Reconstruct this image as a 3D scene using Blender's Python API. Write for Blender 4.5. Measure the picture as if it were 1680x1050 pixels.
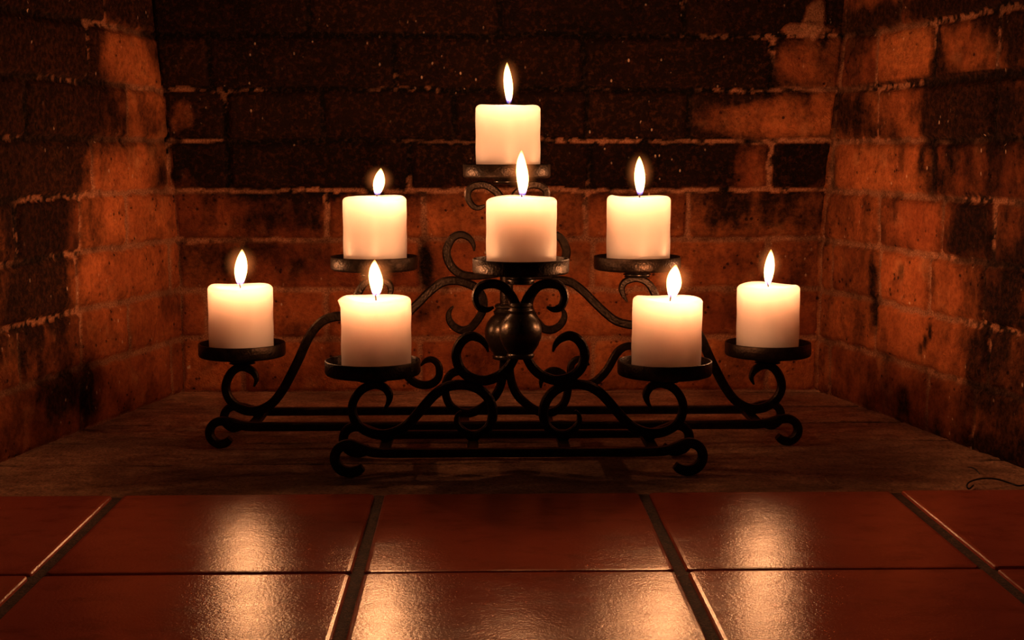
import bpy, bmesh, math, random
import numpy as np
from mathutils import Vector, Matrix

for o in list(bpy.data.objects):
    bpy.data.objects.remove(o)
scene = bpy.context.scene
col = scene.collection
random.seed(7)

# ------------------------------------------------------------------ camera
F = 2330.0                      # focal length in photo pixels (1680 wide)
CX, CY = 840.0, 525.0
CAM_H = 0.357
PITCH = math.atan(285.0 / F)    # looking slightly down
YAW = math.atan(57.0 / math.hypot(F, 285.0))   # and slightly to the right
cam_data = bpy.data.cameras.new('camera')
cam = bpy.data.objects.new('camera', cam_data)
col.objects.link(cam)
cam_data.sensor_width = 36.0
cam_data.lens = 36.0 * F / 1680.0
cam_data.clip_start = 0.02
cam.location = (0, 0, CAM_H)
cam.rotation_euler = (math.pi / 2 - PITCH, 0, -YAW)
scene.camera = cam
CROT = Matrix.Rotation(-YAW, 3, 'Z') @ Matrix.Rotation(math.pi / 2 - PITCH, 3, 'X')

# ------------------------------------------------------------------ world, exposure
world = bpy.data.worlds.new('night_room')
scene.world = world
world.use_nodes = True
world.node_tree.nodes['Background'].inputs[0].default_value = (1.0, 0.66, 0.45, 1)
world.node_tree.nodes['Background'].inputs[1].default_value = 0.010
scene.view_settings.view_transform = 'Standard'
scene.view_settings.look = 'None'
scene.view_settings.gamma = 1.0
scene.view_settings.use_curve_mapping = False
scene.view_settings.exposure = 0.0
FLAME_WATT = 0.70               # each candle flame
FLAME_COL = (1.0, 0.435, 0.19)

# ------------------------------------------------------------------ measuring helpers
def ray(x, y):
    return CROT @ Vector(((x - CX) / F, (CY - y) / F, -1.0))
def on_y(x, y, Y):              # point of a view ray at depth Y
    d = ray(x, y); t = Y / d.y
    return Vector((d.x * t, Y, CAM_H + d.z * t))
def on_z(x, y, z=0.0):          # point of a view ray on a level surface
    d = ray(x, y); t = (z - CAM_H) / d.z
    return Vector((d.x * t, d.y * t, z))

# ------------------------------------------------------------------ object helpers
def tag(o, label, cat, group=None):
    o['label'] = label; o['category'] = cat
    if group: o['group'] = group
    return o
def empty(name, loc):
    o = bpy.data.objects.new(name, None); col.objects.link(o)
    o.location = loc; o.empty_display_size = 0.02
    return o
def link_mesh(name, me, mat, parent=None):
    if mat: me.materials.append(mat)
    o = bpy.data.objects.new(name, me); col.objects.link(o)
    if parent: o.parent = parent
    return o
def bm_obj(name, bm, mat, parent=None, smooth=True, origin=None):
    bmesh.ops.recalc_face_normals(bm, faces=bm.faces[:])
    if origin is not None:
        bmesh.ops.translate(bm, verts=bm.verts[:], vec=-Vector(origin))
    me = bpy.data.meshes.new(name); bm.to_mesh(me); bm.free()
    if smooth:
        me.polygons.foreach_set('use_smooth', [True] * len(me.polygons))
    o = link_mesh(name, me, mat, parent)
    if origin is not None:
        o.location = Vector(origin) - (parent.location if parent else Vector())
    return o

# ------------------------------------------------------------------ numpy noise
def _hash(ix, iy, seed):
    n = (ix.astype(np.int64) * 374761393 + iy.astype(np.int64) * 668265263 + seed * 974634777) & 0xffffffff
    n = ((n ^ (n >> 13)) * 1274126177) & 0xffffffff
    n = n ^ (n >> 16)
    return (n & 0xffff) / 65535.0
def vnoise(x, y, seed=0):
    ix = np.floor(x); iy = np.floor(y); fx = x - ix; fy = y - iy
    fx = fx * fx * (3 - 2 * fx); fy = fy * fy * (3 - 2 * fy)
    a = _hash(ix, iy, seed); b = _hash(ix + 1, iy, seed)
    c = _hash(ix, iy + 1, seed); d = _hash(ix + 1, iy + 1, seed)
    return (a * (1 - fx) + b * fx) * (1 - fy) + (c * (1 - fx) + d * fx) * fy
def fbm(x, y, seed=0, octaves=4):
    s = 0; a = 0.5; t = 0
    for k in range(octaves):
        s = s + a * vnoise(x * 2 ** k, y * 2 ** k, seed + k * 17); t += a; a *= 0.5
    return s / t
def sstep(a, b, x):
    t = np.clip((x - a) / (b - a), 0, 1)
    return t * t * (3 - 2 * t)

# ------------------------------------------------------------------ materials
class Nodes:
    def __init__(self, name):
        self.m = bpy.data.materials.new(name); self.m.use_nodes = True
        self.t = self.m.node_tree; self.t.nodes.clear()
        self.out = self.t.nodes.new('ShaderNodeOutputMaterial')
    def n(self, kind, **kw):
        nd = self.t.nodes.new('ShaderNode' + kind)
        for k, v in kw.items():
            if k.startswith('in_'):
                key = k[3:]
                nd.inputs[int(key) if key.isdigit() else key.replace('_', ' ')].default_value = v
            else:
                setattr(nd, k, v)
        return nd
    def l(self, a, b): self.t.links.new(a, b)
    def coord(self, scale=(1, 1, 1)):
        tc = self.n('TexCoord'); mp = self.n('Mapping'); mp.inputs['Scale'].default_value = scale
        self.l(tc.outputs['Object'], mp.inputs['Vector']); return mp.outputs[0]
    def noise(self, vec, scale, detail=4, rough=0.55):
        nd = self.n('TexNoise'); nd.inputs['Scale'].default_value = scale
        nd.inputs['Detail'].default_value = detail; nd.inputs['Roughness'].default_value = rough
        self.l(vec, nd.inputs['Vector']); return nd.outputs['Fac']
    def ramp(self, fac, a, b, ca=0.0, cb=1.0):
        nd = self.n('MapRange'); nd.inputs[1].default_value = a; nd.inputs[2].default_value = b
        nd.inputs[3].default_value = ca; nd.inputs[4].default_value = cb; nd.interpolation_type = 'SMOOTHSTEP'
        self.l(fac, nd.inputs[0]); return nd.outputs[0]
    def math(self, op, a, b, clamp=False):
        nd = self.n('Math', operation=op, use_clamp=clamp)
        for i, v in enumerate((a, b)):
            if isinstance(v, (int, float)): nd.inputs[i].default_value = v
            else: self.l(v, nd.inputs[i])
        return nd.outputs[0]
    def mix(self, fac, a, b, blend='MIX'):
        nd = self.n('Mix', data_type='RGBA', blend_type=blend)
        for i, v in ((0, fac), (6, a), (7, b)):
            if isinstance(v, (int, float)): nd.inputs[i].default_value = v
            elif isinstance(v, tuple): nd.inputs[i].default_value = (*v, 1)
            else: self.l(v, nd.inputs[i])
        return nd.outputs[2]
    def bsdf(self, base, rough, bump=None, bump_d=0.001, bump_s=1.0, **kw):
        p = self.n('BsdfPrincipled')
        for key, v in (('Base Color', base), ('Roughness', rough)):
            if isinstance(v, (int, float)): p.inputs[key].default_value = v
            elif isinstance(v, tuple): p.inputs[key].default_value = (*v, 1)
            else: self.l(v, p.inputs[key])
        for k, v in kw.items(): p.inputs[k.replace('_', ' ')].default_value = v
        if bump is not None:
            b = self.n('Bump'); b.inputs['Distance'].default_value = bump_d; b.inputs['Strength'].default_value = bump_s
            self.l(bump, b.inputs['Height']); self.l(b.outputs[0], p.inputs['Normal'])
        self.l(p.outputs[0], self.out.inputs['Surface'])
        return p

def brick_material():
    N = Nodes('firebrick')
    at = N.n('Attribute', attribute_name='tone_masks')
    sp = N.n('SeparateColor'); N.l(at.outputs['Color'], sp.inputs[0])
    mortar, tone, soot = sp.outputs[0], sp.outputs[1], sp.outputs[2]
    c = N.coord()
    big = N.noise(c, 22, 4); fine = N.noise(c, 160, 5, 0.65); grit = N.noise(c, 480, 3, 0.6)
    t = N.math('ADD', N.math('MULTIPLY', tone, 0.6), N.math('MULTIPLY', N.ramp(big, 0.3, 0.7), 0.4))
    brick = N.mix(t, (0.27, 0.058, 0.019), (0.60, 0.170, 0.050))
    brick = N.mix(N.ramp(fine, 0.38, 0.70, 0.0, 0.5), brick, (0.15, 0.032, 0.012))
    brick = N.mix(N.ramp(N.noise(c, 34, 5, 0.62), 0.50, 0.72, 0.0, 0.6), brick, (0.11, 0.028, 0.012))
    brick = N.mix(N.ramp(N.noise(c, 19, 5, 0.62), 0.55, 0.75, 0.0, 0.45), brick, (0.62, 0.26, 0.11))
    # dark pits
    vo = N.n('TexVoronoi'); vo.inputs['Scale'].default_value = 95; N.l(c, vo.inputs['Vector'])
    pit = N.math('MULTIPLY', N.ramp(vo.outputs['Distance'], 0.12, 0.24, 1, 0), N.ramp(N.noise(c, 34, 2), 0.50, 0.62))
    brick = N.mix(N.math('MULTIPLY', pit, 0.85), brick, (0.035, 0.014, 0.009))
    mort = N.mix(N.ramp(grit, 0.3, 0.7), (0.21, 0.072, 0.034), (0.46, 0.20, 0.105))
    base = N.mix(mortar, brick, mort)
    s = N.math('ADD', soot, N.math('MULTIPLY', N.math('SUBTRACT', fine, 0.5), N.math('MULTIPLY', 0.45, soot)), True)
    s = N.math('MULTIPLY', s, N.math('MAXIMUM', N.ramp(N.noise(c, 26, 5, 0.65), 0.30, 0.62, 0.68, 1.0), N.ramp(soot, 0.75, 1.0, 0.6, 1.0)))
    sootc = N.mix(N.ramp(N.noise(c, 17, 6, 0.6), 0.36, 0.74), (0.0048, 0.0021, 0.0013), (0.017, 0.0058, 0.0029))
    sootc = N.mix(tone, N.mix(0.4, sootc, (0.003, 0.0015, 0.001)), N.mix(0.35, sootc, (0.022, 0.0076, 0.0037)))
    sootc = N.mix(mortar, sootc, (0.0026, 0.0013, 0.0009))
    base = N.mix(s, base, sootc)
    # pale flecks of lime and ash
    v2 = N.n('TexVoronoi'); v2.inputs['Scale'].default_value = 85
    mp = N.coord((1.0, 1.0, 0.6)); N.l(mp, v2.inputs['Vector'])
    fl = N.math('MULTIPLY', N.ramp(v2.outputs['Distance'], 0.08, 0.16, 1, 0), N.ramp(N.noise(c, 11, 3, 0.7), 0.47, 0.62))
    fl = N.math('MULTIPLY', fl, N.ramp(N.noise(c, 70, 2), 0.46, 0.6))
    base = N.mix(fl, base, (0.62, 0.40, 0.27))
    h = N.math('ADD', N.math('ADD', fine, N.math('MULTIPLY', grit, 0.5)), N.math('MULTIPLY', pit, -0.8))
    N.bsdf(base, 0.85, h, 0.003, 0.9, Specular_IOR_Level=0.08)
    return N.m

def hearth_material():
    N = Nodes('sooty_hearth_slab')
    at = N.n('Attribute', attribute_name='tone_masks'); sp = N.n('SeparateColor'); N.l(at.outputs['Color'], sp.inputs[0])
    c = N.coord((0.6, 1, 1)); c2 = N.coord()
    st = N.noise(c, 46, 7, 0.72); fine = N.noise(c2, 260, 4, 0.6); big = N.noise(c, 9, 3)
    base = N.mix(N.ramp(st, 0.32, 0.72), (0.44, 0.21, 0.125), (0.86, 0.48, 0.30))
    base = N.mix(N.ramp(fine, 0.40, 0.7, 0.0, 0.6), base, (0.10, 0.052, 0.033))
    base = N.mix(N.ramp(big, 0.42, 0.62, 0.0, 0.45), base, (0.10, 0.066, 0.048))
    base = N.mix(sp.outputs[0], base, (0.05, 0.03, 0.02))
    vo = N.n('TexVoronoi'); vo.inputs['Scale'].default_value = 70; N.l(c, vo.inputs['Vector'])
    fl = N.math('MULTIPLY', N.ramp(vo.outputs['Distance'], 0.05, 0.1, 1, 0), N.ramp(N.noise(c2, 15, 2), 0.56, 0.66))
    base = N.mix(fl, base, (0.6, 0.38, 0.24))
    N.bsdf(base, 0.85, N.math('ADD', fine, st), 0.002, 0.8, Specular_IOR_Level=0.1)
    return N.m

def tile_material():
    N = Nodes('glazed_terracotta')
    at = N.n('Attribute', attribute_name='tone_masks'); sp = N.n('SeparateColor'); N.l(at.outputs['Color'], sp.inputs[0])
    c = N.coord((0.7, 1, 1)); c2 = N.coord()
    big = N.noise(c, 9, 4, 0.6); fine = N.noise(c2, 330, 4, 0.6); mid = N.noise(c, 42, 4, 0.6)
    base = N.mix(N.math('ADD', N.math('MULTIPLY', sp.outputs[1], 0.5), N.math('MULTIPLY', N.ramp(big, 0.3, 0.7), 0.5)),
                 (0.42, 0.072, 0.040), (0.60, 0.122, 0.066))
    base = N.mix(N.ramp(mid, 0.45, 0.75, 0, 0.4), base, (0.15, 0.028, 0.012))
    h = N.math('ADD', N.math('MULTIPLY', fine, 0.30), N.math('ADD', N.math('MULTIPLY', mid, 0.22), N.math('MULTIPLY', big, 1.1)))
    r = N.ramp(mid, 0.3, 0.75, 0.16, 0.21)
    N.bsdf(base, r, h, 0.0016, 0.6, **{'Specular_IOR_Level': 0.27, 'Specular_Tint': (1.0, 0.72, 0.50, 1)})
    return N.m

def grout_material():
    N = Nodes('sandy_grout'); c = N.coord()
    fine = N.noise(c, 420, 4, 0.7); big = N.noise(c, 60, 3)
    base = N.mix(N.ramp(fine, 0.3, 0.7), (0.035, 0.015, 0.009), (0.20, 0.09, 0.05))
    base = N.mix(N.ramp(big, 0.45, 0.65, 0, 0.6), base, (0.04, 0.022, 0.015))
    N.bsdf(base, 0.85, fine, 0.002, 0.8)
    return N.m

def iron_material():
    N = Nodes('hammered_bronze_iron'); c = N.coord()
    vo = N.n('TexVoronoi', feature='SMOOTH_F1'); vo.inputs['Scale'].default_value = 430; N.l(c, vo.inputs['Vector'])
    fine = N.noise(c, 520, 3, 0.5)
    base = N.mix(N.ramp(N.noise(c, 120, 4), 0.35, 0.7), (0.019, 0.011, 0.007), (0.040, 0.023, 0.015))
    h = N.math('ADD', vo.outputs['Distance'], N.math('MULTIPLY', fine, 0.6))
    N.bsdf(base, N.ramp(fine, 0.3, 0.7, 0.36, 0.48), h, 0.0006, 0.6, Metallic=0.75, Specular_IOR_Level=0.3)
    return N.m

def smooth_iron_material():
    N = Nodes('burnished_bronze_iron'); c = N.coord()
    fine = N.noise(c, 300, 3, 0.5)
    N.bsdf((0.045, 0.030, 0.021), N.ramp(fine, 0.3, 0.7, 0.27, 0.37), fine, 0.0003, 0.4, Metallic=0.75)
    return N.m

def wax_material():
    N = Nodes('cream_wax'); c = N.coord()
    n = N.noise(c, 30, 3)
    base = N.mix(n, (0.56, 0.505, 0.50), (0.595, 0.535, 0.53))
    p = N.bsdf(base, 0.42, N.noise(c, 90, 3), 0.0006, 0.35)
    p.inputs['Subsurface Weight'].default_value = 1.0
    p.inputs['Subsurface Radius'].default_value = (1.0, 0.95, 0.9)
    p.inputs['Subsurface Scale'].default_value = 0.11
    p.inputs['Specular IOR Level'].default_value = 0.4
    return N.m

def plain(name, colr, rough=0.8):
    N = Nodes(name); c = N.coord()
    b = N.mix(N.noise(c, 300, 3), colr, tuple(v * 0.55 for v in colr))
    N.bsdf(b, rough); return N.m

def flame_material():
    # a glowing gas: emission in the volume, bluish just above the wick
    N = Nodes('candle_flame')
    tc = N.n('TexCoord'); sx = N.n('SeparateXYZ'); N.l(tc.outputs['Generated'], sx.inputs[0])
    up = N.ramp(sx.outputs[2], 0.02, 0.24)
    c = N.mix(up, (0.16, 0.14, 0.62), (1.0, 0.42, 0.10))
    st = N.math('ADD', 160.0, N.math('MULTIPLY', up, 3200.0))
    tipf = N.ramp(sx.outputs[2], 0.82, 1.0, 1.0, 0.25)
    e = N.n('Emission'); N.l(c, e.inputs[0]); N.l(N.math('MULTIPLY', st, tipf), e.inputs[1])
    N.l(e.outputs[0], N.out.inputs['Volume'])
    return N.m

def glow_material():
    # added soft glow volume round each flame, standing in for lens glow
    N = Nodes('flame_glow')
    e = N.n('Emission'); e.inputs[0].default_value = (1.0, 0.26, 0.06, 1); 
    tc = N.n('TexCoord'); mp = N.n('Mapping'); mp.inputs['Location'].default_value = (-1, -1, -1); mp.inputs['Scale'].default_value = (2, 2, 2)
    N.l(tc.outputs['Generated'], mp.inputs[0])
    ln = N.n('VectorMath', operation='LENGTH'); N.l(mp.outputs[0], ln.inputs[0])
    k = N.math('POWER', N.math('SUBTRACT', 1.0, ln.outputs['Value'], True), 2.2)
    N.l(N.math('MULTIPLY', k, 60.0), e.inputs[1])
    N.l(e.outputs[0], N.out.inputs['Volume'])
    return N.m
M_GLOW = glow_material()
M_BRICK = brick_material(); M_HEARTH = hearth_material(); M_TILE = tile_material(); M_GROUT = grout_material()
M_IRON = iron_material(); M_SMOOTH = smooth_iron_material(); M_WAX = wax_material()
M_WICK = plain('charred_wick', (0.03, 0.022, 0.02)); M_FLAME = flame_material()
M_WIRE = plain('black_wire', (0.012, 0.010, 0.009), 0.45)

# ------------------------------------------------------------------ firebox geometry (measured)
Y_BACK = on_z(840, 640).y
LA, LB = on_z(302, 640), on_z(0, 757)
RA, RB = on_z(1344, 640), on_z(1680, 766)
TILE_Z = 0.006
Y_HEARTH = on_z(840, 808, TILE_Z).y            # back edge of the tiles
Z_BEND = on_y(840, 425, Y_BACK).z
def on_plane(x, y, P, nrm):
    d = ray(x, y); o = Vector((0, 0, CAM_H)); t = (P - o).dot(nrm) / d.dot(nrm)
    return o + d * t
DL = (LB - LA).normalized(); NL = Vector((0, 0, 1)).cross(DL)
DR = (RB - RA).normalized(); NR = Vector((0, 0, 1)).cross(DR)
if NL.x < 0: NL = -NL                          # towards the inside of the firebox
if NR.x > 0: NR = -NR
c1 = on_plane(261, 69, LA, NL); c2 = on_plane(1391, 69, RA, NR)
TILT = math.atan(((Y_BACK - c1.y) + (Y_BACK - c2.y)) / ((c1.z - Z_BEND) + (c2.z - Z_BEND)))
class BackSurf:
    def pt(s, u, v):
        w = np.maximum(v - Z_BEND, 0)
        return np.stack([u, Y_BACK - w * math.sin(TILT), np.minimum(v, Z_BEND) + w * math.cos(TILT)], -1)
    def nrm(s, u, v):
        k = sstep(Z_BEND - 0.01, Z_BEND + 0.01, v) * TILT
        return np.stack([0 * u, -np.cos(k), -np.sin(k)], -1)
    def inv(s, x, y):
        p = on_y(x, y, Y_BACK)
        if p.z <= Z_BEND: return p.x, p.z
        p = on_plane(x, y, Vector((0, Y_BACK, Z_BEND)), Vector((0, -math.cos(TILT), -math.sin(TILT))))
        return p.x, Z_BEND + (p.z - Z_BEND) / math.cos(TILT)
class SideSurf:
    def __init__(s, P, D, Nn): s.P, s.D, s.N = P, D, Nn
    def pt(s, u, v):
        return np.stack([s.P.x + s.D.x * u, s.P.y + s.D.y * u, v], -1)
    def nrm(s, u, v):
        return np.stack([0 * u + s.N.x, 0 * u + s.N.y, 0 * u], -1)
    def inv(s, x, y):
        p = on_plane(x, y, s.P, s.N)
        return (p - s.P).dot(s.D), p.z
BACK = BackSurf(); LEFT = SideSurf(LA, DL, NL); RIGHT = SideSurf(RA, DR, NR)

LINES = [640, 555, 475, 393, 312, 231, 147, 58]                 # bed joints of the back wall
VB = [BACK.inv(700, y)[1] for y in LINES]; VB[0] = -0.004
while VB[-1] < 0.74: VB.append(VB[-1] + 0.0755)
ZS = [float(BACK.pt(np.array(0.0), np.array(v))[2]) for v in VB]

def brick_wall(name, surf, u0, u1, v1, beds, joints, blobs, base_soot_shade, seed, flip=False, res=0.0026, lumps=(),
               corner=lambda U, V: 0 * U + 1, corner_bare=lambda V: 0 * V, pale=()):
    nu = int((u1 - u0) / res) + 1; nv = int((v1 + 0.004) / res) + 1
    u = np.linspace(u0, u1, nu); v = np.linspace(-0.004, v1, nv)
    U, V = np.meshgrid(u, v)
    # worn, wandering brick edges
    Uw = U + (fbm(U * 70, V * 70, seed, 3) - 0.5) * 0.006
    Vw = V + (fbm(U * 55, V * 55, seed + 5, 3) - 0.5) * 0.006 + (fbm(U * 6, V * 2, seed + 8, 2) - 0.5) * 0.006
    rng = random.Random(seed)
    mort = np.ones_like(U); tone = np.zeros_like(U); sb = np.zeros_like(U); off = np.zeros_like(U)
    H = np.zeros_like(U)
    for k in range(len(beds) - 1):
        a, b = beds[k], beds[k + 1]
        js = sorted(joints.get(k, []))
        L = 0.258
        if not js: js = [u0 + (0.13 if k % 2 else 0.02) + L * 0.5]
        while js[0] > u0: js.insert(0, js[0] - L * rng.uniform(0.92, 1.03))
        while js[-1] < u1: js.append(js[-1] + L * rng.uniform(0.92, 1.03))
        for i in range(len(js) - 1):
            p, q = js[i], js[i + 1]
            g = 0.0036
            du = np.minimum(Uw - p - g, q - g - Uw); dv = np.minimum(Vw - a - g, b - g - Vw)
            r = 0.006
            ddu = np.clip(r - du, 0, None); ddv = np.clip(r - dv, 0, None)
            e = r - np.sqrt(ddu ** 2 + ddv ** 2)
            inside = e > -0.0015
            m = 1 - sstep(-0.0008, 0.0018, e)
            h = sstep(-0.001, 0.005, e)
            tn = rng.random(); so = rng.uniform(-0.12, 0.12); of = rng.uniform(-0.0012, 0.0012)
            tl1 = rng.uniform(-0.010, 0.010); tl2 = rng.uniform(-0.015, 0.015)
            mort = np.where(inside, np.minimum(mort, m), mort)
            H = np.where(inside, np.maximum(H, h), H)
            off = np.where(inside, of + tl1 * (U - (p + q) / 2) + tl2 * (V - (a + b) / 2), off)
            tone = np.where(inside, tn, tone); sb = np.where(inside, so, sb)
    # soot, plus flame light and its fall-off painted into the same mask
    w1 = fbm(U * 16, V * 16, seed + 31, 5) - 0.5
    w2 = fbm(U * 60, V * 22, seed + 41, 4) - 0.5
    S = base_soot_shade(U, V) + sb
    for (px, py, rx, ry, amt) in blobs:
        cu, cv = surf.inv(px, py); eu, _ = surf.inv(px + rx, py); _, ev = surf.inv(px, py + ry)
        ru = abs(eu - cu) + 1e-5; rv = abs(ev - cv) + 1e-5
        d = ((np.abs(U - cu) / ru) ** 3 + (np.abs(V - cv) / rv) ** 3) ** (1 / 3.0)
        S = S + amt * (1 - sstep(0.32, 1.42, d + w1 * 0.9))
    S = S + w1 * 1.25 + w2 * 0.6
    bare = sstep(0.50, 0.66, fbm(U * 9, V * 14, seed + 61, 3)) * sstep(0.42, 0.56, fbm(U * 130, V * 130, seed + 62, 3))
    cd = corner(U, V)                                                # mortar run into the corners
    cm = 1 - sstep(0.0035, 0.0055, cd + w2 * 0.006)
    mort = np.maximum(mort, cm); H = H * (1 - cm)
    S = S - bare * 1.1 * sstep(0.5, 1.0, mort)                       # joints where the soot has fallen off
    for (bv, px, py, qx, qy, amt) in pale:                           # joints repointed with lighter mortar
        a0 = surf.inv(px, py); b0 = surf.inv(qx, qy)
        if bv is not None:
            k = (1 - sstep(0.0015, 0.0042, np.abs(Vw - bv))) * sstep(a0[0] - 0.01, a0[0] + 0.02, U) * (1 - sstep(b0[0] - 0.02, b0[0] + 0.01, U))
        else:
            k = (1 - sstep(0.0015, 0.0042, np.abs(Uw - (a0[0] + b0[0]) / 2))) * sstep(b0[1] - 0.004, b0[1] + 0.004, V) * (1 - sstep(a0[1] - 0.004, a0[1] + 0.004, V))
        S = S - k * amt * sstep(0.30, 0.5, fbm(U * 45, V * 90, seed + 64, 4))
        mort = np.maximum(mort, k)
    S = S - cm * corner_bare(V) * sstep(0.36, 0.52, fbm(U * 60, V * 60, seed + 63, 3))
    S = sstep(-0.15, 1.08, S) * (0.993 if 'back' in name else 0.972)
    pits = sstep(0.72, 0.8, fbm(U * 110, V * 70, seed + 71, 2)) * (1 - mort)
    hh = H * 0.0042 + off * H + (fbm(U * 40, V * 40, seed + 3, 4) - 0.5) * 0.0028 + (fbm(U * 160, V * 160, seed + 4, 2) - 0.5) * 0.0014 - pits * 0.0012
    for (px, py, rx, ry) in lumps:                                    # smears of old mortar left on the bricks
        cu, cv = surf.inv(px, py); eu, _ = surf.inv(px + rx, py); _, ev = surf.inv(px, py + ry)
        d = np.sqrt(((U - cu) / abs(eu - cu)) ** 2 + ((V - cv) / abs(ev - cv)) ** 2) + w1 * 1.5 + w2 * 0.8
        k = 1 - sstep(0.8, 1.0, d)
        hh = hh + k * 0.004; mort = np.maximum(mort, k); S = S * (1 - 0.65 * k)
    P = surf.pt(U, V) + surf.nrm(U, V) * hh[..., None]
    me = bpy.data.meshes.new(name)
    verts = P.reshape(-1, 3)
    idx = np.arange(nu * nv).reshape(nv, nu)
    quads = np.stack([idx[:-1, :-1], idx[:-1, 1:], idx[1:, 1:], idx[1:, :-1]], -1).reshape(-1, 4)
    if flip: quads = quads[:, ::-1]
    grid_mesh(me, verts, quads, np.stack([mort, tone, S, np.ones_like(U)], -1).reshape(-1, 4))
    o = link_mesh(name, me, M_BRICK); o['kind'] = 'structure'
    return o
def grid_mesh(me, verts, quads, attr):
    n, f = len(verts), len(quads)
    me.vertices.add(n); me.vertices.foreach_set('co', verts.astype(np.float32).ravel())
    me.loops.add(f * 4); me.loops.foreach_set('vertex_index', quads.astype(np.int32).ravel())
    me.polygons.add(f); me.polygons.foreach_set('loop_start', np.arange(f, dtype=np.int32) * 4)
    me.polygons.foreach_set('use_smooth', np.ones(f, dtype=bool))
    me.update(calc_edges=True); me.validate()
    a = me.attributes.new('tone_masks', 'FLOAT_COLOR', 'POINT')
    a.data.foreach_set('color', attr.astype(np.float32).ravel())

def jmap(surf, tbl):
    out = {}
    for k, (y, xs) in tbl.items(): out[k] = [surf.inv(x, y)[0] for x in xs]
    return out
jb = jmap(BACK, {0: (600, [400, 688, 973, 1258]), 1: (515, [340, 535, 826, 1112]), 2: (434, [400, 692, 972, 1258]),
                 3: (352, [537, 695, 960, 1128]), 4: (271, [375, 672, 967, 1262]), 5: (189, [370, 531, 745, 963, 1129]),
                 6: (102, [345, 648, 957, 1265]), 7: (20, [507, 820, 1122])})
jl = jmap(LEFT, {0: (620, [281, 129]), 1: (530, [210, 131, 28]), 2: (450, [278, 124]), 3: (360, [206, 128, 23]),
                 4: (270, [272, 149]), 5: (175, [206, 40]), 6: (90, [141])})
jr = jmap(RIGHT, {0: (620, [1362, 1525, 1602]), 1: (540, [1439, 1626]), 2: (440, [1368, 1446, 1529, 1619]),
                  3: (370, [1445, 1549, 1633]), 4: (270, [1368, 1533]), 5: (180, [1443, 1637]), 6: (90, [1441, 1536, 1639])})
def setback(V): return np.maximum(V - Z_BEND, 0) * math.sin(TILT)   # how far the leaning back has come forward
def back_corner(U, V):
    w = setback(V)
    return np.minimum(np.abs(U - (LA.x - DL.x / DL.y * w)), np.abs(U - (RA.x - DR.x / DR.y * w)))
def side_corner(surf):
    return lambda U, V: np.abs(U - setback(Z_BEND + np.maximum(V - Z_BEND, 0) / math.cos(TILT)) / abs(surf.D.y))
X0 = on_y(302, 640, Y_BACK).x; X1 = on_y(1344, 640, Y_BACK).x
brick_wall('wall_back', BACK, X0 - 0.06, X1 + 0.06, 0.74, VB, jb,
    [(760, 120, 400, 180, 1.1), (500, 270, 220, 60, 0.6), (820, 575, 330, 90, -0.25), (1100, 270, 300, 44, 0.35), (600, 20, 400, 60, 0.8), (1010, 275, 120, 45, 0.35), (1320, 275, 40, 40, 0.4), (330, 100, 75, 60, 0.5),  # low middle blob lightens the bricks, painting in the front flames' light
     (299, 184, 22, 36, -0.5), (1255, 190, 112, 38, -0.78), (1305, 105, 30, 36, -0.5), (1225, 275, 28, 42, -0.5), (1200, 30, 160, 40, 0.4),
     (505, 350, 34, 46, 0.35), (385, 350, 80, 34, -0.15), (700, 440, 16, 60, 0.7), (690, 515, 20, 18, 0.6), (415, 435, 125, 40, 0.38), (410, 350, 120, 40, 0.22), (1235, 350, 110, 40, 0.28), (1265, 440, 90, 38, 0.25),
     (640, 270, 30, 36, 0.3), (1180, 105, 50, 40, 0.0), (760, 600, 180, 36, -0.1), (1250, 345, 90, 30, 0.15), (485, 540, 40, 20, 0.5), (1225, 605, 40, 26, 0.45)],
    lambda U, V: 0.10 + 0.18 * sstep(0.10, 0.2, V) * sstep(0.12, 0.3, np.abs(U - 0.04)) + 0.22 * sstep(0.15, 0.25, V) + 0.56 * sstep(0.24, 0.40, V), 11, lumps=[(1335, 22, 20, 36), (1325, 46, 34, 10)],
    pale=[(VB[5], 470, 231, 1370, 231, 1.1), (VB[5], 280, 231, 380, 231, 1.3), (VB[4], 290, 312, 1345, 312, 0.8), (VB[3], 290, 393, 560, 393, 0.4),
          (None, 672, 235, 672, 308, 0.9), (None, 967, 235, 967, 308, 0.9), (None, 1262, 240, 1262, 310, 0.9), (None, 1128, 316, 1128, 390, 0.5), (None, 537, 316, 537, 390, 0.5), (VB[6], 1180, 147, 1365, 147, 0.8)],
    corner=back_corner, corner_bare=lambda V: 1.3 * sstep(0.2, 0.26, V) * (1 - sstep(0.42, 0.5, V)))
UL = (LB - LA).length * (Y_BACK - Y_HEARTH) / (Y_BACK - LB.y)
UR = (RB - RA).length * (Y_BACK - Y_HEARTH) / (Y_BACK - RB.y)
brick_wall('wall_left', LEFT, -0.05, UL, 0.72, ZS, jl,
    [(60, 200, 110, 180, 0.55), (60, 470, 66, 130, 0.62), (150, 640, 18, 50, 0.7), (200, 20, 200, 40, 0.4), (202, 80, 56, 46, -0.45),
     (205, 275, 60, 42, -0.4), (230, 350, 70, 40, -0.5), (210, 445, 80, 42, -0.5), (215, 520, 80, 40, -0.5), (225, 600, 55, 40, -0.3),
     (100, 650, 30, 40, 0.3), (20, 720, 30, 40, -0.2), (230, 190, 40, 36, -0.1)],
    lambda U, V: 0.18 + 0.62 * sstep(0.25, 0.40, V) + 0.45 * sstep(0.20, 0.34, U), 23, flip=(DL.cross(Vector((0, 0, 1))).dot(NL) < 0),  # real soot outward, deepened to paint in the light falling off
    corner=side_corner(LEFT), corner_bare=lambda V: 1.3 * sstep(0.2, 0.26, V) * (1 - sstep(0.42, 0.5, V)))
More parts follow.
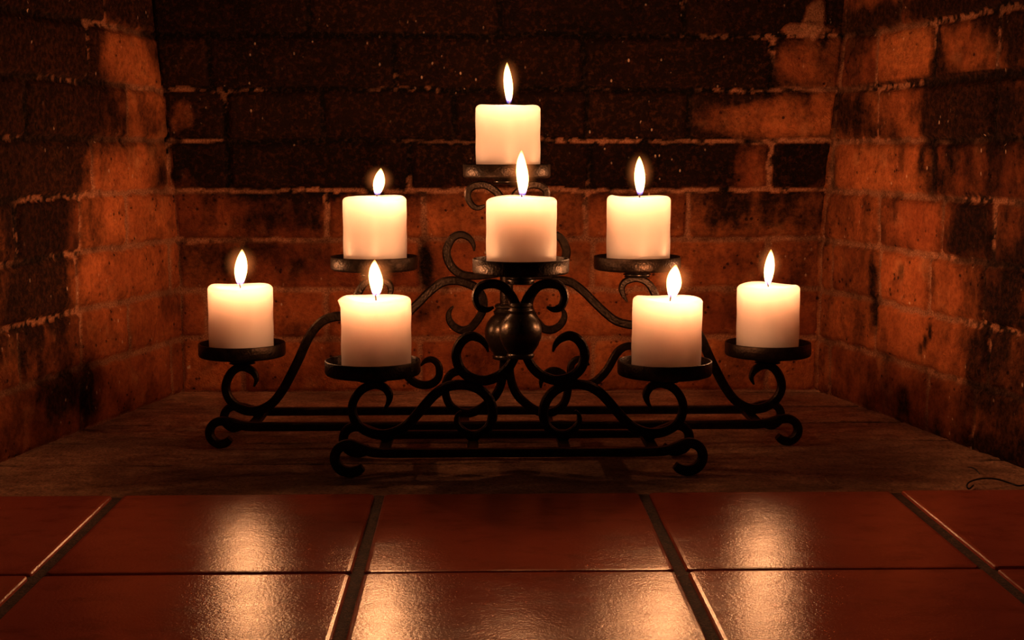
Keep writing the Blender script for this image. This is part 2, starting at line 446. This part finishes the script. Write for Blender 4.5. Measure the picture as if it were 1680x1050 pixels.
brick_wall('wall_right', RIGHT, -0.05, UR, 0.72, ZS, jr,
    [(1485, 85, 58, 44, -0.55), (1592, 72, 52, 40, -0.55), (1480, 178, 34, 40, -0.45), (1450, 275, 84, 42, -0.55), (1500, 365, 58, 44, -0.55),
     (1485, 455, 42, 40, -0.5), (1550, 460, 24, 60, -0.3), (1520, 550, 84, 50, -0.45), (1600, 378, 46, 50, 0.3), (1610, 185, 70, 40, 0.35),
     (1550, 132, 140, 9, 0.8), (1640, 500, 50, 70, 0.35), (1640, 590, 50, 40, 0.3), (1400, 440, 32, 36, 0.12), (1500, 20, 180, 22, 0.5),
     (1660, 370, 30, 40, -0.2), (1440, 520, 8, 30, 0.7), (1640, 280, 60, 40, -0.1), (1539, 85, 8, 44, 0.7), (1537, 275, 8, 40, 0.7), (1483, 447, 5, 17, 1.0), (1530, 545, 4, 16, 1.0), (1522, 560, 4, 14, 0.9), (1514, 572, 4, 12, 0.8),
     (1484, 260, 6, 26, 0.6), (1516, 262, 6, 26, 0.7), (1436, 460, 6, 40, 0.6), (1425, 350, 8, 40, 0.4), (1485, 655, 10, 30, 0.6), (1420, 630, 26, 36, 0.25), (1390, 185, 30, 40, 0.3), (1372, 60, 12, 60, 0.5)],
    lambda U, V: 0.36 + 0.40 * sstep(0.30, 0.42, V) + 0.42 * sstep(0.22, 0.40, U), 37, flip=(DR.cross(Vector((0, 0, 1))).dot(NR) < 0),  # sootier outward, which also paints the dimming away from the flames
    corner=side_corner(RIGHT), corner_bare=lambda V: 0.3 + 0 * V)
# the brick facing either side of the opening (just outside the frame)
PL = LA + DL * UL; PR = RA + DR * UR
brick_wall('wall_front_left', SideSurf(PL, Vector((-1, 0, 0)), Vector((0, -1, 0))), 0, 0.42, 0.72, ZS, {}, [],
           lambda U, V: 0.15 + 0 * U, 41, res=0.005)
brick_wall('wall_front_right', SideSurf(PR, Vector((1, 0, 0)), Vector((0, -1, 0))), 0, 0.42, 0.72, ZS, {}, [],
           lambda U, V: 0.15 + 0 * U, 43, flip=True, res=0.005)

# ------------------------------------------------------------------ hearth slab
def build_hearth():
    res = 0.004
    xs = np.arange(PL.x - 0.02, PR.x + 0.02, res); ys = np.arange(Y_HEARTH - 0.004, Y_BACK + 0.03, res)
    X, Y = np.meshgrid(xs, ys)
    h = (fbm(X * 12, Y * 25, 5, 4) - 0.5) * 0.0035 + (fbm(X * 90, Y * 90, 9, 3) - 0.5) * 0.0018
    j = np.zeros_like(X)
    for yy in (1.585, 1.70, 1.815, 1.93, 2.045):                     # worn joints between the hearth bricks
        d = np.abs(Y - yy + (fbm(X * 20, Y * 3, 3, 3) - 0.5) * 0.012)
        j = np.maximum(j, (1 - sstep(0.002, 0.005, d)) * sstep(0.35, 0.6, fbm(X * 8, Y * 8, 77, 3)))
    h = h - j * 0.002 - 0.001
    P = np.stack([X, Y, h], -1).reshape(-1, 3); nv, nu = X.shape
    idx = np.arange(nu * nv).reshape(nv, nu)
    quads = np.stack([idx[:-1, :-1], idx[:-1, 1:], idx[1:, 1:], idx[1:, :-1]], -1).reshape(-1, 4)
    me = bpy.data.meshes.new('hearth')
    grid_mesh(me, P, quads, np.stack([j, j, j, j], -1).reshape(-1, 4))
    o = link_mesh('hearth', me, M_HEARTH); o['kind'] = 'structure'
build_hearth()

# ------------------------------------------------------------------ tiled floor
def build_floor():
    bm = bmesh.new(); tn = bm.verts.layers.float_color.new('tone_masks')
    gx = [on_z(195, 812, TILE_Z).x, on_z(622, 812, TILE_Z).x, on_z(1058, 812, TILE_Z).x, on_z(1477, 812, TILE_Z).x]
    gx = [gx[0] - 0.53, gx[0] - 0.265] + gx + [gx[3] + 0.265, gx[3] + 0.53]
    yj = on_z(840, 937, TILE_Z).y
    rows = [Y_HEARTH, yj]
    while rows[-1] > 0.1: rows.append(rows[-1] - 0.268)
    rng = random.Random(3)
    gw, gr = 0.0052, 0.0015
    for r in range(len(rows) - 1):
        for c in range(len(gx) - 1):
            x0, x1 = gx[c] + gw, gx[c + 1] - gw
            y1, y0 = rows[r] - (0 if r == 0 else gr), rows[r + 1] + gr
            dz = rng.uniform(-0.0005, 0.0005); tv = rng.random()
            n = 24; ring = []
            def outline(ins, z):
                pts = []; R = 0.006
                for (qx, qy, a0) in ((x1 - R, y1 - R, 0), (x0 + R, y1 - R, 90), (x0 + R, y0 + R, 180), (x1 - R, y0 + R, 270)):
                    for s in range(5):
                        a = math.radians(a0 + s * 22.5)
                        wob = (math.sin(a * 3 + qx * 90) * 0.0006)
                        pts.append((qx + math.cos(a) * (R - ins + wob), qy + math.sin(a) * (R - ins + wob), z + dz))
                return pts
            loops = []
            for ins, z in ((0.0, -0.004), (0.0, TILE_Z - 0.0028), (0.0006, TILE_Z - 0.0011), (0.0019, TILE_Z - 0.0003), (0.0045, TILE_Z)):
                vs = [bm.verts.new(p) for p in outline(ins, z)]
                for vv in vs: vv[tn] = (0, tv, 0, 1)
                loops.append(vs)
            for a, b in zip(loops, loops[1:]):
                for i in range(len(a)):
                    bm.faces.new((a[i], a[(i + 1) % len(a)], b[(i + 1) % len(a)], b[i]))
            bm.faces.new(loops[-1])
    # grout bed
    nf = len(bm.faces)
    v = [bm.verts.new(p) for p in ((gx[0], rows[-1], TILE_Z - 0.0028), (gx[-1], rows[-1], TILE_Z - 0.0028), (gx[-1], rows[0], TILE_Z - 0.0028), (gx[0], rows[0], TILE_Z - 0.0028))]
    f = bm.faces.new(v)
    v2 = [bm.verts.new(p) for p in ((gx[0], rows[0], TILE_Z - 0.0028), (gx[-1], rows[0], TILE_Z - 0.0028), (gx[-1], rows[0], -0.006), (gx[0], rows[0], -0.006))]
    f2 = bm.faces.new(v2)
    f.material_index = 1; f2.material_index = 1
    bmesh.ops.recalc_face_normals(bm, faces=bm.faces[:])
    me = bpy.data.meshes.new('floor'); bm.to_mesh(me); bm.free()
    o = link_mesh('floor', me, M_TILE); me.materials.append(M_GROUT); o['kind'] = 'structure'
build_floor()

# ------------------------------------------------------------------ ironwork helpers
def catmull(pts, n=7):
    P = [np.array(p, float) for p in pts]
    P = [2 * P[0] - P[1]] + P + [2 * P[-1] - P[-2]]
    out = []
    for i in range(1, len(P) - 2):
        a, b, c, d = P[i - 1], P[i], P[i + 1], P[i + 2]
        for k in range(n):
            t = k / n
            out.append(0.5 * (2 * b + (c - a) * t + (2 * a - 5 * b + 4 * c - d) * t * t + (3 * b - a - 3 * c + d) * t ** 3))
    out.append(P[-2]); return out
def sweep(bm, path, depth, taper_depth=True):
    """path: (x, y, z, width) in an upright plane facing the viewer; flat bar with eased edges"""
    n = len(path); wmax = max(p[3] for p in path); rings = []
    for i, p in enumerate(path):
        q0 = path[max(i - 1, 0)]; q1 = path[min(i + 1, n - 1)]
        T = Vector((q1[0] - q0[0], 0, q1[2] - q0[2])).normalized(); Nn = Vector((-T.z, 0, T.x))
        hw = p[3] / 2; hd = depth / 2
        if taper_depth: hd *= 0.45 + 0.55 * min(1, p[3] / wmax)
        ch = min(hw, hd) * 0.42
        vs = []
        for (a, b) in ((hw, -hd + ch), (hw, hd - ch), (hw - ch, hd), (-hw + ch, hd), (-hw, hd - ch), (-hw, -hd + ch), (-hw + ch, -hd), (hw - ch, -hd)):
            vs.append(bm.verts.new((p[0] + Nn.x * a, p[1] + b, p[2] + Nn.z * a)))
        rings.append(vs)
    for a, b in zip(rings, rings[1:]):
        for i in range(8): bm.faces.new((a[i], a[(i + 1) % 8], b[(i + 1) % 8], b[i]))
    bm.faces.new(rings[0]); bm.faces.new(rings[-1])
def scroll(name, pts, Y, parent, depth=0.009, mirror_axis=None, mat=None, dy=0.0):
    k = Y / F / math.cos(PITCH)
    W = []
    for (x, y, w) in catmull(pts):
        p = on_y(x, y, Y); W.append([p.x, Y + dy, p.z, max(w, 2.5) * k])
    if mirror_axis is not None:
        ax = on_y(mirror_axis, pts[0][1], Y).x
        for p in W: p[0] = 2 * ax - p[0]
    bm = bmesh.new(); sweep(bm, W, depth)
    o = bm_obj(name, bm, mat or M_IRON, parent, smooth=False)
    o.location = -parent.location
    return o
def lathe(bm, prof, cx, cy, seg=48, closed=True):
    rings = []
    for (r, z) in prof:
        if r < 1e-6: rings.append([bm.verts.new((cx, cy, z))]); continue
        rings.append([bm.verts.new((cx + r * math.cos(2 * math.pi * i / seg), cy + r * math.sin(2 * math.pi * i / seg), z)) for i in range(seg)])
    for a, b in zip(rings, rings[1:]):
        for i in range(seg):
            j = (i + 1) % seg
            if len(a) == 1: bm.faces.new((a[0], b[j], b[i]))
            elif len(b) == 1: bm.faces.new((a[i], a[j], b[0]))
            else: bm.faces.new((a[i], a[j], b[j], b[i]))
def turned(name, prof, cx, cy, parent, mat, seg=48, smooth=True):
    bm = bmesh.new(); lathe(bm, prof, cx, cy, seg)
    o = bm_obj(name, bm, mat, parent, smooth); o.location = -parent.location
    if smooth:
        md = o.modifiers.new('edges', 'EDGE_SPLIT'); md.split_angle = math.radians(50)
    return o
def child_of(o, parent):            # make o a child of another part, keeping it in place
    o.parent = parent
    o.location = Vector((0, 0, 0))

PLATE_H = 0.0165
def plate(px, w_px, y_top, Y, stand, collar_bottom_y):
    """shallow dish: px centre, w_px width, y_top image height of its rim at the sides"""
    c = on_y(px, y_top, Y); R = w_px / 2 * Y / F
    zt = c.z; zb = zt - PLATE_H
    prof = [(0, zb), (R - 0.003, zb), (R - 0.001, zb + 0.0008), (R, zb + 0.003), (R, zt - 0.0008), (R - 0.0007, zt), (R - 0.0018, zt),
            (R - 0.0024, zt - 0.001), (R - 0.0026, zb + 0.004), (R - 0.004, zb + 0.003), (0, zb + 0.003)]
    pl = turned('candle_plate', prof, c.x, Y, stand, M_IRON, 64)
    zc = on_y(px, collar_bottom_y, Y).z; hgt = zb - zc
    r = 0.0168
    pr = [(0, zb)]
    for t, rr in ((0, 0.92), (0.04, 1.0), (0.18, 1.03), (0.26, 0.95), (0.34, 0.80), (0.42, 0.78), (0.48, 0.9), (0.56, 1.0), (0.66, 1.0), (0.72, 0.9), (0.80, 0.86), (0.92, 0.95), (1.0, 0.8)):
        pr.append((r * rr, zb - hgt * t))
    pr.append((0, zc))
    cl = turned('collar', pr, c.x, Y, pl, M_SMOOTH, 32)
    cl.location = (0, 0, 0)
    return c.x, zb + 0.003

def rail(pts, Yface, Y, stand, axis):
    """ground rail with a foot curled at either end; measured at depth Yface, built at depth Y"""
    k = Yface / F / math.cos(PITCH)
    half = catmull(pts); ax = on_y(axis, 720, Yface).x
    L = []
    for (x, y, w) in half:
        p = on_y(x, y, Yface); L.append([p.x, Y, p.z, w * k])
    Rr = [[2 * ax - p[0], p[1], p[2], p[3]] for p in reversed(L)]
    mid = []
    a, b = L[-1], Rr[0]
    for i in range(1, 12):
        t = i / 12; mid.append([a[j] * (1 - t) + b[j] * t for j in range(4)])
    path = L + mid + Rr
    zmin = min(p[2] - p[3] / 2 for p in path)
    for p in path: p[2] -= zmin + 0.0004
    bm = bmesh.new(); sweep(bm, path, 0.011, False)
    o = bm_obj('base_rail', bm, M_IRON, stand, smooth=False); o.location = -stand.location
    return L[-1][2]
def cross_piece(px, zr, Ya, Yb, Ym, ztop, stand, axis=None):
    """short tie between the two ground rails with a stub carrying the scroll"""
    x = on_y(px, 690, Ym).x
    if axis is not None: x = 2 * on_y(axis, 690, Ym).x - x
    bm = bmesh.new(); w = 0.006
    def box(x0, x1, y0, y1, z0, z1):
        r = bmesh.ops.create_cube(bm, size=1.0)
        bmesh.ops.scale(bm, verts=r['verts'], vec=(x1 - x0, y1 - y0, z1 - z0))
        bmesh.ops.translate(bm, verts=r['verts'], vec=((x0 + x1) / 2, (y0 + y1) / 2, (z0 + z1) / 2))
        return r['verts']
    box(x - w, x + w, Ya, Yb, zr - 0.003, zr + 0.004)
    vs = box(x - 0.009, x + 0.009, Ym - 0.0045, Ym + 0.0045, zr + 0.003, ztop)
    for v in vs:
        if v.co.z < zr + 0.005: v.co.x = x + (v.co.x - x) * 0.55
    bmesh.ops.bevel(bm, geom=bm.edges[:], offset=0.001, segments=2, affect='EDGES')
    o = bm_obj('cross_bar', bm, M_IRON, stand, smooth=False); o.location = -stand.location

# ------------------------------------------------------------------ rear stand, five plates
YR0 = on_z(829, 732).y; YRM = YR0 + 0.049; YR1 = YR0 + 0.098
rear = empty('candle_stand', (on_y(829, 700, YRM).x, YRM, 0))
tag(rear, 'larger dark scrolled iron stand with five candle plates, nearer the brick back wall', 'candle stand', 'scrolled iron candle stands')
foot_r = [(378, 719, 11), (371, 725, 14), (359, 727, 14), (348, 720, 14), (344, 708, 14), (349, 696, 14), (361, 690, 14), (378, 692, 14), (396, 697, 14), (415, 699, 14), (440, 699, 14)]
zr = rail(foot_r, YR0, YR0, rear, 829); rail(foot_r, YR0, YR1, rear, 829)
S1 = [(417, 634, 3), (421, 621, 8), (413, 608, 12), (396, 602, 13), (380, 611, 14), (371, 631, 14), (374, 650, 14), (388, 666, 15), (408, 674, 15), (428, 672, 15),
      (448, 660, 15), (465, 638, 15), (478, 614, 15), (490, 590, 15), (507, 553, 15), (525, 530, 15), (543, 521, 15), (562, 519, 15), (583, 524, 14), (598, 539, 13),
      (601, 559, 12), (591, 572, 10), (577, 571, 7), (570, 562, 3)]
S2 = [(690, 600, 3), (698, 592, 8), (709, 590, 10), (718, 597, 11), (721, 608, 12), (719, 620, 12), (710, 629, 13), (697, 632, 13), (683, 629, 13), (671, 620, 13), (662, 610, 13),
      (655, 599, 13), (649, 588, 13), (642, 578, 13), (632, 571, 12), (620, 569, 12), (609, 573, 11), (603, 583, 9), (606, 593, 6), (613, 596, 3)]
L3 = [(887, 636, 3), (888, 625, 8), (895, 613, 11), (909, 608, 13), (923, 614, 13), (931, 630, 13), (930, 648, 13), (923, 664, 13), (908, 675, 14), (892, 677, 14), (876, 671, 14),
      (862, 661, 14), (849, 648, 14), (841, 632, 14), (837, 615, 14), (835, 592, 14)]
S3 = [(1029, 495, 3), (1022, 483, 8), (1020, 472, 10), (1026, 462, 11), (1044, 457, 11), (1061, 463, 12), (1072, 478, 13), (1078, 498, 13), (1073, 519, 13), (1058, 531, 14), (1037, 533, 14),
      (1012, 527, 14), (994, 514, 14), (975, 496, 14), (956, 477, 14), (936, 463, 14), (915, 460, 14), (897, 464, 14), (881, 472, 14), (871, 486, 14), (868, 499, 13), (871, 512, 13),
      (881, 528, 13), (892, 539, 13), (905, 541, 13), (917, 535, 12), (924, 526, 11), (926, 516, 9), (923, 508, 6), (918, 502, 3)]
S4 = [(778, 412, 3), (777, 402, 7), (770, 391, 10), (757, 385, 12), (743, 390, 13), (734, 406, 14), (733, 419, 14), (738, 433, 14), (747, 444, 14), (760, 451, 13), (778, 453, 12), (800, 452, 11), (824, 449, 9)]
S5 = [(796, 337, 4), (786, 341, 8), (776, 338, 10), (768, 325, 11), (769, 312, 12), (780, 304, 13), (797, 304, 13), (812, 313, 13), (822, 325, 13), (828, 338, 13), (831, 352, 12)]
for ax in (None, 828.5): scroll('arm_scroll', S1, YRM, rear, mirror_axis=ax)
for ax in (None, 828.5): scroll('side_scroll', S2, YRM, rear, mirror_axis=ax, dy=0.001)
for ax in (None, 831): scroll('base_scroll', L3, YRM, rear, mirror_axis=ax, dy=-0.001)
for ax in (None, 831): scroll('upper_arm_scroll', S3, YRM, rear, mirror_axis=ax)
for ax in (None, 831): scroll('shoulder_scroll', S4, YRM, rear, mirror_axis=ax, dy=0.001)
for ax in (None, 832): scroll('crown_scroll', S5, YRM, rear, mirror_axis=ax)
def profile(points, axis, Y):
    k = Y / F
    return [(hw * k, on_y(axis, y, Y).z) for (hw, y) in points]
turned('post', profile([(0, 340), (9, 340), (11, 346), (11, 612), (9, 618), (0, 618)], 831, YRM), on_y(831, 500, YRM).x, YRM, rear, M_IRON, 24)
URN = [(0, 496), (15, 496), (18, 498), (19, 501), (17, 504), (18, 506), (21, 509), (20, 512), (19, 514), (25, 519), (31, 527), (34.5, 536), (35.5, 545), (34, 555),
       (30, 565), (25, 573), (22, 577), (21, 579), (23, 582), (22, 586), (17, 588), (0, 588)]
turned('urn', profile([(r, y + 2) for r, y in URN], 830, YRM), on_y(830, 545, YRM).x, YRM, rear, M_SMOOTH, 48)
RP = [(397, 142, 562, 597), (614, 143, 420, 455), (831.5, 143, 269, 302), (1045.5, 143, 420, 455), (1260, 142, 561, 596)]
rear_seats = [plate(px, w, y, YRM, rear, cb) for (px, w, y, cb) in RP]
for px, yt in ((424, 676), (762, 678)):
    cross_piece(px, zr, YR0, YR1, YRM, on_y(px, yt, YRM).z, rear)
    cross_piece(px, zr, YR0, YR1, YRM, on_y(px, yt, YRM).z, rear, axis=829.5)

# ------------------------------------------------------------------ front stand, three plates
YF0 = on_z(852, 780).y; YFM = YF0 + 0.05; YF1 = YF0 + 0.10
front = empty('candle_stand', (on_y(852, 740, YFM).x, YFM, 0))
tag(front, 'smaller dark scrolled iron stand with three candle plates, nearest the tiles', 'candle stand', 'scrolled iron candle stands')
foot_f = [(595, 766, 13), (586, 772, 16), (572, 774, 16), (558, 769, 16), (550, 756, 16), (551, 742, 16), (560, 732, 16), (574, 729, 16), (592, 735, 15), (610, 741, 15), (632, 743, 14), (660, 743, 14)]
zf = rail(foot_f, YF0, YF0, front, 852); rail(foot_f, YF0, YF1, front, 852)
S7 = [(629, 673, 3), (637, 661, 8), (639, 648, 12), (631, 636, 13), (614, 631, 14), (594, 639, 14), (581, 656, 14), (578, 674, 14), (585, 694, 15), (603, 708, 15), (627, 713, 16), (650, 708, 16),
      (669, 696, 16), (686, 678, 16), (701, 660, 16), (717, 644, 16), (735, 634, 16), (758, 631, 16), (781, 636, 16), (798, 649, 16), (807, 666, 16), (808, 684, 16), (802, 700, 15),
      (789, 711, 15), (773, 713, 13), (759, 706, 12), (750, 694, 10), (750, 682, 7), (756, 674, 3)]
S6 = [(801, 577, 3), (797, 566, 8), (788, 556, 12), (773, 551, 15), (759, 558, 16), (750, 573, 16), (749, 588, 16), (756, 606, 16), (772, 619, 16), (795, 624, 16), (817, 617, 16), (833, 604, 16), (843, 588, 15), (848, 576, 14)]
S8 = [(810, 504, 4), (799, 508, 9), (788, 505, 12), (782, 495, 13), (781, 483, 14), (787, 471, 14), (799, 466, 15), (813, 466, 15), (826, 471, 15), (836, 481, 15), (843, 492, 15), (847, 502, 14)]
for ax in (None, 850): scroll('arm_scroll', S7, YFM, front, mirror_axis=ax)
for ax in (None, 854): scroll('base_scroll', S6, YFM, front, mirror_axis=ax, dy=-0.001)
for ax in (None, 853.5): scroll('crown_scroll', S8, YFM, front, mirror_axis=ax)
turned('urn', profile(URN, 854, YFM), on_y(854, 545, YFM).x, YFM, front, M_SMOOTH, 48)
FP = [(611.5, 158, 590, 626), (854.5, 159, 424, 466), (1090.5, 157, 591, 627)]
front_seats = [plate(px, w, y, YFM, front, cb) for (px, w, y, cb) in FP]
for px, yt in ((634, 716), (776, 716)):
    cross_piece(px, zf, YF0, YF1, YFM, on_y(px, yt, YFM).z, front)
    cross_piece(px, zf, YF0, YF1, YFM, on_y(px, yt, YFM).z, front, axis=850)

# ------------------------------------------------------------------ candles
GROUP = 'lit cream pillar candles on the iron stands'
def candle(label, px, w_px, y_top, seat_z, Y, flame, lean=0.0, drip=None, seed=0):
    """flame = (base x, base y, tip x, tip y, width) in the photo"""
    rng = random.Random(seed)
    c = on_y(px, y_top, Y); R = w_px / 2 * Y / F; h = c.z - seat_z - 0.0005
    root = empty('pillar_candle', (c.x, Y, seat_z + 0.0005))
    tag(root, label, 'candle', GROUP)
    bm = bmesh.new(); seg = 64
    prof = [(0, 0), (R - 0.002, 0), (R - 0.0006, 0.0006), (R, 0.003)]
    for i in range(1, 13): prof.append((R - 0.0002 * math.sin(i), 0.003 + (h - 0.010) * i / 13))
    for i in range(0, 9):
        a = math.pi / 2 * i / 8; rr = 0.0062
        prof.append((R - rr + rr * math.cos(a), h - rr * 0.85 + rr * 0.85 * math.sin(a)))
    for t, dz in ((0.80, -0.0006), (0.72, -0.0018), (0.6, -0.0030), (0.45, -0.0040), (0.3, -0.0046), (0.15, -0.0050)): prof.append((R * t, h + dz))
    prof.append((0, h - 0.005))
    lathe(bm, prof, 0, 0, seg)
    ph = rng.uniform(0, 6)
    for v in bm.verts:
        r = math.hypot(v.co.x, v.co.y)
        if r > 1e-5:
            a = math.atan2(v.co.y, v.co.x); top = max(0, min(1, (v.co.z - h * 0.75) / (h * 0.25)))
            k = 1 + 0.004 * math.sin(2 * a + ph) + 0.003 * math.sin(5 * a + ph * 2 + v.co.z * 60)
            if drip is not None:
                da = (a - drip + math.pi) % (2 * math.pi) - math.pi
                k += 0.09 * math.exp(-(da / 0.16) ** 2) * math.exp(-((v.co.z - h + 0.006) / 0.004) ** 2)
            v.co.x *= k; v.co.y *= k
            v.co.z += top * (0.0009 * math.sin(2 * a + ph) + 0.0005 * math.sin(3 * a - ph))
    wax = bm_obj('wax_body', bm, M_WAX, root)
    # wick
    fb = on_y(flame[0], flame[1], Y) - root.location; ft = on_y(flame[2], flame[3], Y) - root.location
    fb.y = 0; ft.y = 0
    bm = bmesh.new(); pts = []
    wl = 0.011; wb = Vector((fb.x * 0.5, 0, h - 0.0056))
    for i in range(7):
        t = i / 6; pts.append(Vector((wb.x + (fb.x - wb.x) * t * 1.1 + 0.0015 * t * t * rng.choice((-1, 1)), 0, wb.z + wl * t)))
    rings = []
    for i, p in enumerate(pts):
        r = 0.0009 if i < 6 else 0.0005
        rings.append([bm.verts.new((p.x + r * math.cos(k * math.pi / 4), r * math.sin(k * math.pi / 4), p.z)) for k in range(8)])
    for a, b in zip(rings, rings[1:]):
        for i in range(8): bm.faces.new((a[i], a[(i + 1) % 8], b[(i + 1) % 8], b[i]))
    bm.faces.new(rings[-1]); bm.faces.new(rings[0])
    bm_obj('wick', bm, M_WICK, root)
    # flame: a tongue of gas round the wick
    bm = bmesh.new(); R2 = flame[4] / 2 * Y / F; L = ft.z - fb.z; n = 22; seg2 = 20; rings = []
    prof = [(0, 0.42), (0.05, 0.55), (0.12, 0.68), (0.22, 0.84), (0.34, 0.97), (0.44, 1.0), (0.55, 0.96), (0.66, 0.84), (0.76, 0.68), (0.85, 0.47), (0.92, 0.28), (0.97, 0.13)]
    z0 = fb.z - 0.001
    sway = rng.uniform(-0.12, 0.12)
    for (t, rr) in prof:
        x = fb.x + (ft.x - fb.x) * t + R2 * sway * math.sin(t * 6)
        rings.append([bm.verts.new((x + R2 * rr * math.cos(2 * math.pi * i / seg2), R2 * rr * math.sin(2 * math.pi * i / seg2), z0 + L * t)) for i in range(seg2)])
    tip = bm.verts.new((ft.x, 0, z0 + L)); bot = bm.verts.new((fb.x, 0, z0 - 0.0008))
    for a, b in zip(rings, rings[1:]):
        for i in range(seg2): bm.faces.new((a[i], a[(i + 1) % seg2], b[(i + 1) % seg2], b[i]))
    for i in range(seg2):
        bm.faces.new((rings[-1][i], rings[-1][(i + 1) % seg2], tip)); bm.faces.new((rings[0][(i + 1) % seg2], rings[0][i], bot))
    fl = bm_obj('flame', bm, M_FLAME, root)
    bm = bmesh.new(); rings = []  # added glow shell, much wider than the flame itself
    zc = z0 + L * 0.52; xc = (fb.x + ft.x) / 2
    for k in range(1, 14):
        a = math.pi * k / 14; zz = zc - math.cos(a) * L * 0.66; rr = math.sin(a) * R2 * 3.0
        xx = xc + (ft.x - fb.x) * (zz - zc) / L
        rings.append([bm.verts.new((xx + rr * math.cos(2 * math.pi * i / seg2), rr * math.sin(2 * math.pi * i / seg2), max(zz, h + 0.0003))) for i in range(seg2)])
    for a, b in zip(rings, rings[1:]):
        for i in range(seg2): bm.faces.new((a[i], a[(i + 1) % seg2], b[(i + 1) % seg2], b[i]))
    bm.faces.new(rings[0]); bm.faces.new(rings[-1])
    bm_obj('flame_glow', bm, M_GLOW, fl)
    ld = bpy.data.lights.new('flame_light', 'POINT'); ld.energy = FLAME_WATT * (0.75 + 0.25 * flame[4] / 20) ; ld.color = FLAME_COL
    ld.shadow_soft_size = 0.006
    lo = bpy.data.objects.new('flame_light', ld); col.objects.link(lo); lo.parent = fl
    lo.location = (fb.x * 0.5 + ft.x * 0.5, 0, z0 + L * 0.45)
    root.rotation_euler = (0, lean, 0)
    return root

candle('lit cream pillar candle on the topmost plate, higher than all the others', 833.5, 105, 173, rear_seats[2][1], YRM, (835, 168, 832, 100, 15), seed=1)
candle('lit cream pillar candle on the raised left plate, its short flame leaning right', 614.5, 104, 322, rear_seats[1][1], YRM, (619, 318, 625, 274, 19), seed=2)
candle('lit cream pillar candle on the raised right plate, behind the leaning candle', 1048, 104, 322, rear_seats[3][1], YRM, (1050, 318, 1049, 254, 18), seed=3)
candle('lit cream pillar candle on the outermost left plate, by the left brick wall', 394, 105, 468, rear_seats[0][1], YRM, (394, 466, 397, 407, 21), seed=4)
candle('lit cream pillar candle on the outermost right plate, by the right brick wall', 1261, 103, 467, rear_seats[4][1], YRM, (1260, 466, 1265, 407, 17), seed=5)
candle('lit cream pillar candle on the front stand\'s middle plate, above the round urn', 855.5, 116, 323, front_seats[1][1], YFM, (857, 320, 856, 244, 20), seed=6)
candle('lit cream pillar candle on the front stand\'s left plate, a wax bead on its rim', 616.5, 115, 487, front_seats[0][1], YFM, (617, 484, 615, 424, 23), drip=math.pi, seed=7)
candle('slightly leaning lit cream pillar candle on the front stand\'s right plate', 1094, 115, 488, front_seats[2][1], YFM, (1101, 486, 1107, 432, 25), lean=0.012, seed=8)

# ------------------------------------------------------------------ loose wire lying on the hearth
def build_wire():
    pts = [(1597, 796, 0.001), (1590, 802, 0.0012), (1586, 797, 0.004), (1592, 790, 0.006), (1612, 785, 0.008), (1635, 786, 0.006), (1655, 792, 0.003), (1672, 797, 0.0016), (1690, 794, 0.0016), (1715, 796, 0.0014)]
    P = [tuple(on_z(x, y, z + 0.001)) for x, y, z in pts]
    P = catmull(P, 6); bm = bmesh.new(); rings = []
    for i, p in enumerate(P):
        T = Vector(P[min(i + 1, len(P) - 1)] - P[max(i - 1, 0)]).normalized()
        A = T.cross(Vector((0, 0, 1))).normalized(); B = T.cross(A); r = 0.0009
        rings.append([bm.verts.new(Vector(p) + A * r * math.cos(k * math.pi / 4) + B * r * math.sin(k * math.pi / 4)) for k in range(8)])
    for a, b in zip(rings, rings[1:]):
        for i in range(8): bm.faces.new((a[i], a[(i + 1) % 8], b[(i + 1) % 8], b[i]))
    bm.faces.new(rings[0]); bm.faces.new(rings[-1])
    o = bm_obj('wire', bm, M_WIRE)
    tag(o, 'thin black bent wire lying on the hearth by the right wall', 'wire')
build_wire()

def scrap(name, a, b, w, mat, label, bend=0.0):
    """a sliver with a pointed end, lying on the hearth between two measured points"""
    A, B = on_z(a[0], a[1], 0.002), on_z(b[0], b[1], 0.003)
    bm = bmesh.new(); rings = []; D = (B - A); S = D.cross(Vector((0, 0, 1))).normalized()
    for i in range(9):
        t = i / 8; p = A + D * t + Vector((0, 0, bend * math.sin(math.pi * t))) + S * (w * 0.6 * math.sin(t * 5))
        r = w * (0.25 + 0.75 * math.sin(math.pi * min(1, 0.15 + t * 0.8)))
        rings.append([bm.verts.new(p + S * r * math.cos(k * math.pi / 3) + Vector((0, 0, r * 0.6 * math.sin(k * math.pi / 3)))) for k in range(6)])
    for u, v in zip(rings, rings[1:]):
        for i in range(6): bm.faces.new((u[i], u[(i + 1) % 6], v[(i + 1) % 6], v[i]))
    bm.faces.new(rings[0]); bm.faces.new(rings[-1])
    tag(bm_obj(name, bm, mat, smooth=False), label, 'scrap')
scrap('twig', (1589, 767), (1606, 778), 0.0013, M_WIRE, 'tiny dark twig lying on the hearth just behind the black wire', 0.003)
scrap('splinter', (1354, 784), (1362, 794), 0.0009, plain('pale_wood', (0.55, 0.33, 0.2)), 'tiny pale splinter lying on the hearth near the tile edge')
